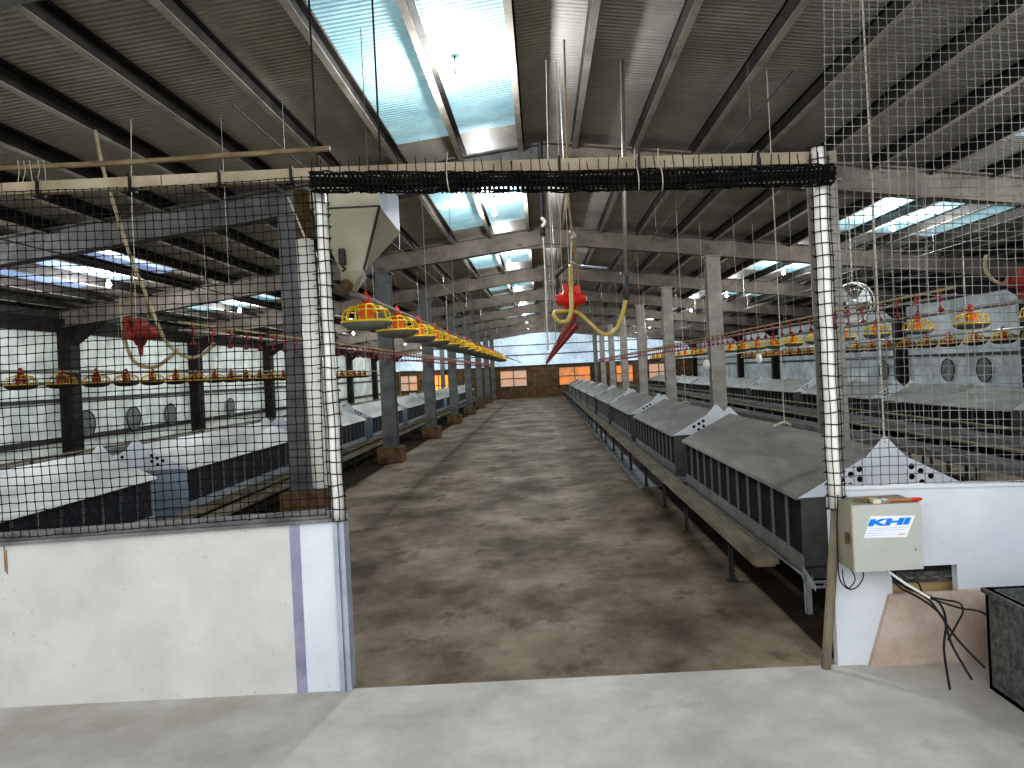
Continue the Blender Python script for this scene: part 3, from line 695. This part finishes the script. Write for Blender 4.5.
def regulator(c, s, label, m='red'):
    t = thing('pressure_regulator', label, 'regulator', c)
    mb = MB(); mb.lathe([(0, -.09), (.03, -.09), (.045, -.055), (.105, -.04), (.12, -.01), (.12, .012), (.105, .04), (.05, .055), (.035, .10), (0, .10)], 18); 
    for v in range(len(mb.v)): mb.v[v] = tuple(k*s for k in mb.v[v])
    mb.build('housing', M[m], t, True)
    mb = MB(); mb.lathe([(0, -.16), (.014, -.16), (.02, -.09), (.0, -.09)], 10)
    mb.lathe([(.0, .0), (.03, 0), (.03, .1), (0, .1)], 10, (0, -.13, -.02), 'y'); mb.box(-.06, -.02, -.10, -.02, .03, .11); mb.box(.02, .07, -.10, -.02, .02, .09)
    for v in range(len(mb.v)): mb.v[v] = tuple(k*s for k in mb.v[v])
    mb.build('valve_body', M[m], t)
    return t
cC = P(571, 299, 5.35)
regulator(cC, 1.0, 'bright red water regulator hanging in the centre of the doorway')
cL = P(140, 333, 5.35); tt = regulator(cL, 1.05, 'dusty red water regulator hanging behind the left netting', 'darkred')
regulator(P(1021, 281, 5.3), .9, 'dark red water regulator at the right edge behind the netting', 'darkred')

def tubes(name, label, cat, specs, base=None):
    t = thing(name, label, cat)
    for nm, pts, r, m in specs:
        MB().tube(curve_pts([P(*p) for p in pts]) if len(pts) > 2 else [P(*p) for p in pts], r, 8 if r > .006 else 5).build(nm, M[m], t, r > .006)
    return t
Dc = 5.25
tubes('water_hose', 'yellow water hose sagging from grey riser pipe to the centre red regulator', 'hose', [
    ('hose', [(570.5, 265, Dc), (571, 290, Dc-.08), (571.5, 308, Dc-.08), (568, 320, Dc-.06), (561, 322, Dc), (554.5, 317, Dc), (555, 312, Dc+.03), (563, 311, Dc+.02), (577, 312, Dc), (591, 324, Dc), (604, 334, Dc), (616, 329, Dc), (624, 309, Dc), (626.5, 288, Dc)], .0165, 'hose')])
tr = tubes('riser_pipe', 'thin grey pipe hanging from the roof right of the centre regulator', 'pipe', [('pipe', [(622, 60, Dc), (626, 296, Dc)], .015, 'steel'), ('coupling', [(626, 276, Dc), (626.3, 300, Dc)], .022, 'rail_dark')])
tubes('hanging_rope', 'knotted brown rope holding up the centre red regulator', 'rope', [
    ('rope', [(564, 40, Dc+.05), (567, 150, Dc+.05), (568, 190, Dc+.05), (570, 215, Dc+.05), (572.5, 235, Dc+.05)], .008, 'rope_d'),
    ('strand', [(572.5, 234, Dc+.05), (571, 262, Dc+.05), (573, 292, Dc+.08)], .008, 'rope'), ('strand', [(572.5, 234, Dc+.05), (576, 262, Dc+.05), (579, 292, Dc+.08)], .007, 'rope_d'),
    ('knot', [(570, 232, Dc), (575, 235, Dc+.05), (571, 239, Dc)], .012, 'rope')])
tubes('metal_bracket', 'bent grey metal bracket beside the centre red regulator', 'bracket', [
    ('arm', [(555.5, 277, Dc+.1), (570.5, 262, Dc+.1)], .012, 'rail_dark'), ('arm', [(580, 266, Dc+.1), (607, 268, Dc+.1)], .010, 'galv_lt'), ('leg', [(557, 276, Dc+.1), (557.5, 298, Dc+.1)], .008, 'rail_dark'), ('leg', [(570.5, 262, Dc+.1), (580, 266, Dc+.1)], .010, 'galv_lt')])
tubes('pull_cord', 'pale cord hanging close left of the centre regulator', 'cord', [('cord', [(556, 60, Dc+.3), (562, 288, Dc+.3)], .004, 'rope')])
tubes('pull_cord', 'pale cord hanging over the centre aisle further left of the regulator', 'cord', [('cord', [(546, 60, 6), (549, 190, 6), (556, 345, 6)], .004, 'rope')])
tubes('hanging_cable', 'dark cable bundle hanging from the ridge in the centre', 'cable', [
    ('cable', [(540, 140, 7.6), (541, 190, 7.6), (543, 236, 7.6)], .028, 'wire_d'), ('cable', [(543, 234, 7.6), (545, 270, 7.6), (546, 300, 7.6), (548, 350, 7.6)], .008, 'rope'), ('knot', [(541, 218, 7.55), (545, 222, 7.55), (542, 227, 7.55)], .02, 'rope')])
Dl = 5.3
tubes('water_hose', 'dusty yellow hose looping from the left red regulator', 'hose', [
    ('hose', [(121.5, 296, Dl), (122, 318, Dl), (125, 340, Dl), (133, 360, Dl), (144, 366.5, Dl), (157, 366, Dl), (170, 357, Dl), (178, 349, Dl)], .014, 'hose_d')])
tubes('water_hose', 'grey hose running slanting down from the roof behind the left netting', 'hose', [
    ('hose', [(95, 130, Dl), (103, 168, Dl), (118, 218, Dl), (131, 258, Dl), (145, 292, Dl), (158, 325, Dl), (166, 341, Dl), (178, 353, Dl), (193, 357.5, Dl), (206, 352, Dl), (214, 343, Dl)], .013, 'hose_d')])
tubes('hanging_rope', 'pale rope holding up the left red regulator', 'rope', [
    ('rope', [(131, 120, Dl), (132, 210, Dl), (134, 250, Dl), (136, 322, Dl)], .004, 'rope'), ('strand', [(134, 262, Dl), (130, 300, Dl), (134, 325, Dl)], .006, 'rope_d'), ('strand', [(138, 270, Dl), (146, 300, Dl), (149, 325, Dl)], .006, 'rope_d')])
tubes('water_hose', 'yellow hose curl hanging at the right edge behind netting', 'hose', [('hose', [(986, 255, 5.3), (985, 265, 5.3), (988, 275, 5.3), (998, 283, 5.3), (1012, 283, 5.3)], .013, 'hose_d')])
# light conduits under the roof, seen as thin lines
for (x, z, lab) in ((1.9, H+2.05, 'thin steel conduit running along the hall right of the ridge'), (-2.1, H+2.0, 'thin steel conduit running along the hall left of the ridge'), (6.2, H+1.55, 'thin steel conduit running along the hall over the right bay'), (-5.2, H+1.55, 'thin steel conduit running along the hall over the left bay')):
    mb = MB().tube([(x, 5.0, z), (x, YE-.1, z)], .008, 6); t = thing('conduit', lab, 'conduit')
    mb.build('tube', M['rail_dark'], t)
    for y in [6.0+2.45*k for k in range(15)]: MB().tube([(x, y, z), (x, y, zraf(x)+.34)], .0025, 4).build('suspension_wire', M['wire'], t)

# ================================================================ NESTS
NL, NW, ZB, ZEv, ZRg, ZPk = 3.50, 1.04, .30, .745, 1.02, 1.09
def make_nest(roofm, bodym, inm, lipm):
    t = thing('nest_box', 'x', 'nest box')
    h = NW/2
    # dark inner core set back from both faces
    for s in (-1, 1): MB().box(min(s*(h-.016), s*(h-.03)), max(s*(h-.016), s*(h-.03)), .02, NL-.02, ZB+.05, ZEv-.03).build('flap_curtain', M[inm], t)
    mb = MB()
    mb.box(-h, h, 0, .02, ZB-.06, ZEv).box(-h, h, NL-.02, NL, ZB-.06, ZEv).box(-h+.005, h-.005, 0, NL, ZB, ZB+.015)
    for s in (-1, 1):
        mb.box(min(s*h, s*(h-.012)), max(s*h, s*(h-.012)), .02, NL-.02, ZEv-.025, ZEv)
    mb.build('casing', M[bodym], t)
    for s in (-1, 1):
        MB().box(min(s*(h+.004), s*(h-.012)), max(s*(h+.004), s*(h-.012)), 0, NL, ZB-.03, ZB+.075).build('lip_board', M[lipm], t)
        prof = [(s*(h+.035), ZEv-.018), (s*(h+.03), ZEv+.004), (0, ZRg), (0, ZRg-.015), (s*h, ZEv-.018)]
        o = MB().prism([(a, -.01, b) for a, b in prof], (0, 0, 0), (0, NL+.02, 0)).build('roof_panel', M[roofm], t)
    global div_me
    for k in range(1, 12):
        y = NL*k/12
        for s in ((-1, 1)):
            if div_me is None: o = MB().box(-.010, .010, -.006, .006, ZB+.05, ZEv-.02).build('cell_divider', M['divider'], t); div_me = o.data
            else: o = bpy.data.objects.new('cell_divider', div_me); COL.objects.link(o); o.parent = t
            o.location = (s*(h-.008), y, 0)
    # end plates
    for yy in (-.016, NL+.016):
        hl = [(-.276, .838), (-.215, .869), (-.22, .80), (-.16, .90), (-.16, .838)]; hl += [(-a, b) for a, b in hl]
        plate_holes('gable_plate', [(-h-.03, ZEv-.005), (h+.03, ZEv-.005), (.13, ZRg-.055), (-.13, ZRg-.055)], hl, .019, M['plate'], t, yy)
        plate_holes('peak_plate', [(-.125, ZEv+.0), (.125, ZEv+.0), (.125, .965), (.012, ZPk), (-.012, ZPk), (-.125, .965)], [(0, ZPk-.03)], .007, M['plate'], t, yy+(-.008 if yy < 0 else .008))
    MB().prism([(-h-.02, 0, ZEv-.01), (h+.02, 0, ZEv-.01), (0, 0, ZRg-.01)], (0, .0, 0), (0, .01, 0)).build('gable_back', M['black'], t)
    mb = MB()
    for yy in (.03, NL/2, NL-.07):
        for s in (-1, 1):
            mb_ = MB().box(s*(h-.03)-.018, s*(h-.03)+.018, yy, yy+.004, 0, ZB-.03).box(s*(h-.03)-.018, s*(h-.03)-.014, yy, yy+.036, 0, ZB-.03)
            mb_.build('stand_leg', M['galv_lt'], t)
        mb.box(-h, h, yy, yy+.03, ZB-.075, ZB-.045)
    slotted(mb, -h, h, -.02, ZB-.12, ZB-.07, 10)
    for s in (-1, 1): mb.box(s*(h-.03)-.02, s*(h-.03)+.02, 0, NL, ZB-.07, ZB-.045)
    mb.build('stand_frame', M['galv_lt'], t)
    mb = MB(); mb.tube(curve_pts([(-.10, NL*.5-.02, ZRg+.004), (0, NL*.5, ZRg+.03), (.06, NL*.5+.02, ZRg)], 4), .012, 5); mb.build('rope_hook', M['rope'], t)
    return t
div_me = None
nestA = make_nest('nest_roof', 'nest_body', 'nest_in', 'galv')
nestB = make_nest('nest_roof_l', 'nest_body_l', 'nest_in_l', 'galv_lt')
kidsA = [c for c in COL.objects if c.parent == nestA]; kidsB = [c for c in COL.objects if c.parent == nestB]
usedN = {}
def place_nest(proto, kids, x, y, label, group, sy=1):
    if proto.name not in usedN: t = proto; usedN[proto.name] = 1
    else:
        t = proto.copy(); COL.objects.link(t)
        for c in kids: k = c.copy(); COL.objects.link(k); k.parent = t
    t.location = (x, y, 0); t.scale = (1, .9 if (x < 0 and y < 3.8) else 1, 1); t['label'] = label; t['category'] = 'nest box'; t['group'] = group
XN1, XN2, XNL = 2.085, 6.88, -4.39
for k in range(9):
    y = 4.32+4.14*k
    place_nest(nestA, kidsA, XN1, y, 'grey sheet metal nest box with sloping roof along right of aisle, %s from entrance' % ORD[k], 'nest boxes right of the aisle')
    place_nest(nestB, kidsB, XNL, 3.74 if k == 0 else 3.41+4.14*k, 'nest box with painted-in roof sheen and dark cells in the left bay, %s from entrance' % ORD[k], 'nest boxes in the left bay')
for k in range(9):
    y = 5.4+4.12*k
    place_nest(nestA, kidsA, XN2, y, 'grey nest box near the right side wall, %s from entrance' % ORD[k], 'nest boxes near the right wall')
# lifting ropes from peaks to roof
def vrope(x, y, z0, label, top=None, r=.0045):
    z1_ = top or (zraf(x)+.34)
    tag(MB().tube([(x, y, z0-.01), (x+.004, y, (z0+z1_)/2), (x, y, z1_)], r, 5).build('lifting_rope', M['rope']), label, 'rope', 'lifting ropes')
for k in range(9):
    y = 4.32+4.14*k
    vrope(XN1, y+NL/2, ZRg+.02, 'pale rope rising from the ridge of the %s nest box right of the aisle' % ORD[k])
    vrope(XN2, 5.4+4.12*k+NL/2, ZRg+.02, 'pale rope rising from the ridge of the %s nest box near the right wall' % ORD[k])
    vrope(XNL, 3.41+4.14*k+NL/2 + (.15 if k == 0 else 0), ZRg+.02, 'pale rope rising from the ridge of the %s nest box in the left bay' % ORD[k])
vrope(XN1, 4.30, ZPk-.03, 'pale double rope tied to the white peak plate above the right low wall', r=.006)
# small white floats hanging on cords
for (px, py, D, lab) in ((706.5, 365, 12.0, 'white oval float hanging on a cord near the right columns'), (759, 359, 12.0, 'white oval float hanging on a cord left of the right door post')):
    p = P(px, py, D); t = thing('cord_float', lab, 'float', p)
    MB().lathe([(0, -.10), (.04, -.08), (.06, 0), (.04, .08), (0, .10)], 10).build('float', M['pvc_w'], t, True); MB().tube([(0, 0, .09), (0, 0, zraf(p.x)+.34-p.z)], .004, 4).build('cord', M['rope'], t)

# ================================================================ WALKWAYS
def make_walk(L_, n, w=.17):
    t = thing('slat_walkway', 'x', 'walkway')
    mb = MB()
    mb.box(-w/2, w/2, 0, L_-.02, .285, .318).box(-w/2+.02, w/2-.02, .01, L_-.04, .268, .285)
    mb.build('plank', M['wood'], t)
    for k in range(n):
        y = L_*(k+.5)/n+(.1 if k % 2 else -.1)
        b = MB().box(-w/2, -w/2+.03, y, y+.004, 0.01, .27).box(-w/2, -w/2+.004, y, y+.03, .01, .27)
        for q_ in range(6): b.box(-w/2+.004, -w/2+.036, y-.003, y, .03+q_*.04, .045+q_*.04)
        b.box(-w/2-.02, -w/2+.05, y-.025, y+.045, 0, .012); b.box(-w/2, w/2, y, y+.004, .24, .27)
        b.build('leg', M['rail_dark'], t)
    return t
wk = make_walk(4.14, 3); wkids = [c for c in COL.objects if c.parent == wk]; fw = [0]
def place_walk(x, y, flip, label, group):
    if not fw[0]: t = wk; fw[0] = 1
    else:
        t = wk.copy(); COL.objects.link(t)
        for c in wkids: k = c.copy(); COL.objects.link(k); k.parent = t
    t.location = (x, y, 0)
    if flip: t.rotation_euler = (0, 0, math.pi); t.location = (x, y+4.14, 0)
    t['label'] = label; t['category'] = 'walkway'; t['group'] = group
for k in range(9):
    place_walk(1.385, 4.5+4.14*k, False, 'narrow wooden slat walkway in front of the %s nest box right of the aisle' % ORD[k], 'slat walkways')
    place_walk(XN1+NW/2+.16, 4.4+4.14*k, True, 'narrow wooden slat walkway behind the %s nest box right of the aisle' % ORD[k], 'slat walkways')
    place_walk(XN2-NW/2-.16, 4.4+4.14*k, False, 'narrow wooden slat walkway in front of the %s nest box near the right wall' % ORD[k], 'slat walkways')
    place_walk(XNL+NW/2+.16, 3.8+4.14*k, True, 'narrow wooden slat walkway in front of the %s nest box in the left bay' % ORD[k], 'slat walkways')
    if k < 8: place_walk(XNL+NW/2+.50, 4.4+4.14*k, True, 'outer wooden slat walkway nearest the aisle in the left bay, %s length' % ORD[k], 'slat walkways')
# slotted rail nearest the low wall
mb = MB(); slotted(mb, 0, .55, 0, .27, .31, 8); o = mb.build('slotted_rail', M['galv_lt']); o.rotation_euler = (0, 0, math.radians(80)); o.location = (1.50, 3.98, 0)
tag(o, 'perforated steel rail carrying on from the near end of the right walkway', 'rail')
# egg belt troughs on low trestles between the nest rows
for (x, z, lab) in ((4.3, .45, 'long grey trough on trestles between the right nest rows, nearest the columns'), (5.2, .50, 'long grey trough on trestles between the right nest rows, nearest the right wall'), (-7.4, .55, 'long grey trough on trestles along the left wall'), (8.7, .6, 'long grey trough on trestles along the right wall')):
    t = thing('long_trough', lab, 'trough', (x, 0, 0))
    MB().box(-.12, .12, 4.4, YE-1, z, z+.02).box(-.13, -.12, 4.4, YE-1, z, z+.09).box(.12, .13, 4.4, YE-1, z, z+.09).build('channel', M['galv'], t)
    MB().tube([(.2, 4.4, z+.16), (.2, YE-1, z+.16)], .02, 6).build('perch_rail', M['wood'], t)
    mb = MB()
    for k in range(15):
        y = 4.8+2.5*k; MB().box(-.11, -.08, y, y+.03, 0, z).box(.08, .11, y, y+.03, 0, z).box(.19, .22, y, y+.03, 0, z+.15).box(-.11, .22, y, y+.03, z-.04, z).build('trestle', M['rail_dark'], t)

# ================================================================ FAN, WALL SHADOWS, LIGHTS
p = P(853, 303, 11.0); t = thing('hanging_fan', 'round white caged fan hanging in the right bay behind the door post', 'fan', p)
r = .31
mb = MB(); 
for (rr, yy, tr_) in ((r, -.06, .012), (r, .06, .012), (r*.66, -.08, .005), (r*.33, -.09, .005)):
    mb.tube([(rr*math.cos(a*math.pi/14), yy, rr*math.sin(a*math.pi/14)) for a in range(29)], tr_, 5)
for k in range(20):
    a = 2*math.pi*k/20; mb.tube([(.05*math.cos(a), -.09, .05*math.sin(a)), (r*.66*math.cos(a), -.08, r*.66*math.sin(a)), (r*math.cos(a), -.06, r*math.sin(a)), (r*math.cos(a), .06, r*math.sin(a))], .003, 4)
mb.build('cage', M['pvc'], t)
for k in range(3):
    a = 2*math.pi*k/3+.5; b = MB(); pts_ = []
    for (rr, da) in ((.05, -.4), (.16, -.5), (.27, -.38), (.285, 0), (.26, .32), (.15, .35), (.05, .3)): pts_.append((rr*math.cos(a+da), .02*da, rr*math.sin(a+da)))
    b.prism(pts_, (0, -.01, 0), (0, .0, 0)).build('blade', M['fanwhite'], t)
MB().lathe([(0, -.06), (.05, -.05), (.06, 0), (.06, .12), (0, .14)], 14, (0, 0, 0), 'y').build('motor', M['galv_lt'], t, True)
MB().tube([(0, .0, r), (0, 0, zraf(p.x)+.34-p.z)], .012, 6).build('hanger', M['steel'], t)
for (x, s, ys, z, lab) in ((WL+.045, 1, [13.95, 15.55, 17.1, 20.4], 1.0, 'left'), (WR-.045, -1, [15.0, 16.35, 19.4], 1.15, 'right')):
    for k, y in enumerate(ys):  # grey discs stand in for soft round shadows on the side walls
        t = thing('wall_vent', 'round grey painted shadow on the pale %s side wall, %s from the entrance' % (lab, ORD[k]), 'vent', (x, y, z), 'painted side wall shadows')  # filed as vent, but only a painted wall shadow
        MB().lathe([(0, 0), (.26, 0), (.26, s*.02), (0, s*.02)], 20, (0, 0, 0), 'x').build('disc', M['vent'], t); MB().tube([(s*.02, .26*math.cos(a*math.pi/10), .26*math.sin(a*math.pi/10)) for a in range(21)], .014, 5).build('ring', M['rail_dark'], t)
def bulb(x, y, label, e):
    z = zraf(x)+.20; t = thing('ceiling_lamp', label, 'lamp', (x, y, z))
    MB().lathe([(0, -.055), (.03, -.045), (.042, -.015), (.03, .02), (.018, .03)], 12).build('bulb', M['bulb'], t, True)
    MB().lathe([(.0, .07), (.03, .07), (.035, .05), (.022, .03), (0, .03)], 10).build('socket', M['pvc_w'], t, True)
    MB().tube([(0, 0, .06), (0, 0, .24)], .006, 5).build('cord', M['wire_d'], t)
    l = bpy.data.lights.new('lamp_light', 'POINT'); l.energy = e; l.color = (.95, .97, 1.0); l.shadow_soft_size = .05
    lo = bpy.data.objects.new('lamp_light', l); COL.objects.link(lo); lo.parent = t; lo.location = (0, 0, -.16)
for i, (a, b) in enumerate(bays):  # bulbs of the first bay are added to brighten the near end
    y = (a+b)/2; nm = ORD[i]
    bulb(-.61, y, 'glowing bulb under the ridge over the centre aisle, %s from the entrance' % nm, 85)
    bulb(5.6, y, 'glowing bulb under the right roof slope, %s from the entrance' % nm, 85)
    bulb(-6.87, y+.3, 'glowing bulb under the left roof slope, %s from the entrance' % nm, 85)

# ================================================================ LIGHT
w = bpy.data.worlds.new('world'); sc.world = w; w.use_nodes = True
N = w.node_tree.nodes; Lk = w.node_tree.links; bg = N['Background']
bg.inputs[0].default_value = (.92, .95, 1.0, 1); bg.inputs[1].default_value = .75
def area(name, loc, rot, sx, sy, e, col=(1, 1, 1)):
    l = bpy.data.lights.new(name, 'AREA'); l.shape = 'RECTANGLE'; l.size = sx; l.size_y = sy; l.energy = e; l.color = col
    o = bpy.data.objects.new(name, l); COL.objects.link(o); o.location = loc; o.rotation_euler = rot; return o
area('entrance_daylight', (0, -2.5, 3.2), (math.radians(68), 0, 0), 6, 2.5, 100, (.95, .98, 1.0))
sc.view_settings.view_transform = 'Standard'; sc.view_settings.look = 'High Contrast'; sc.view_settings.exposure = 0.22
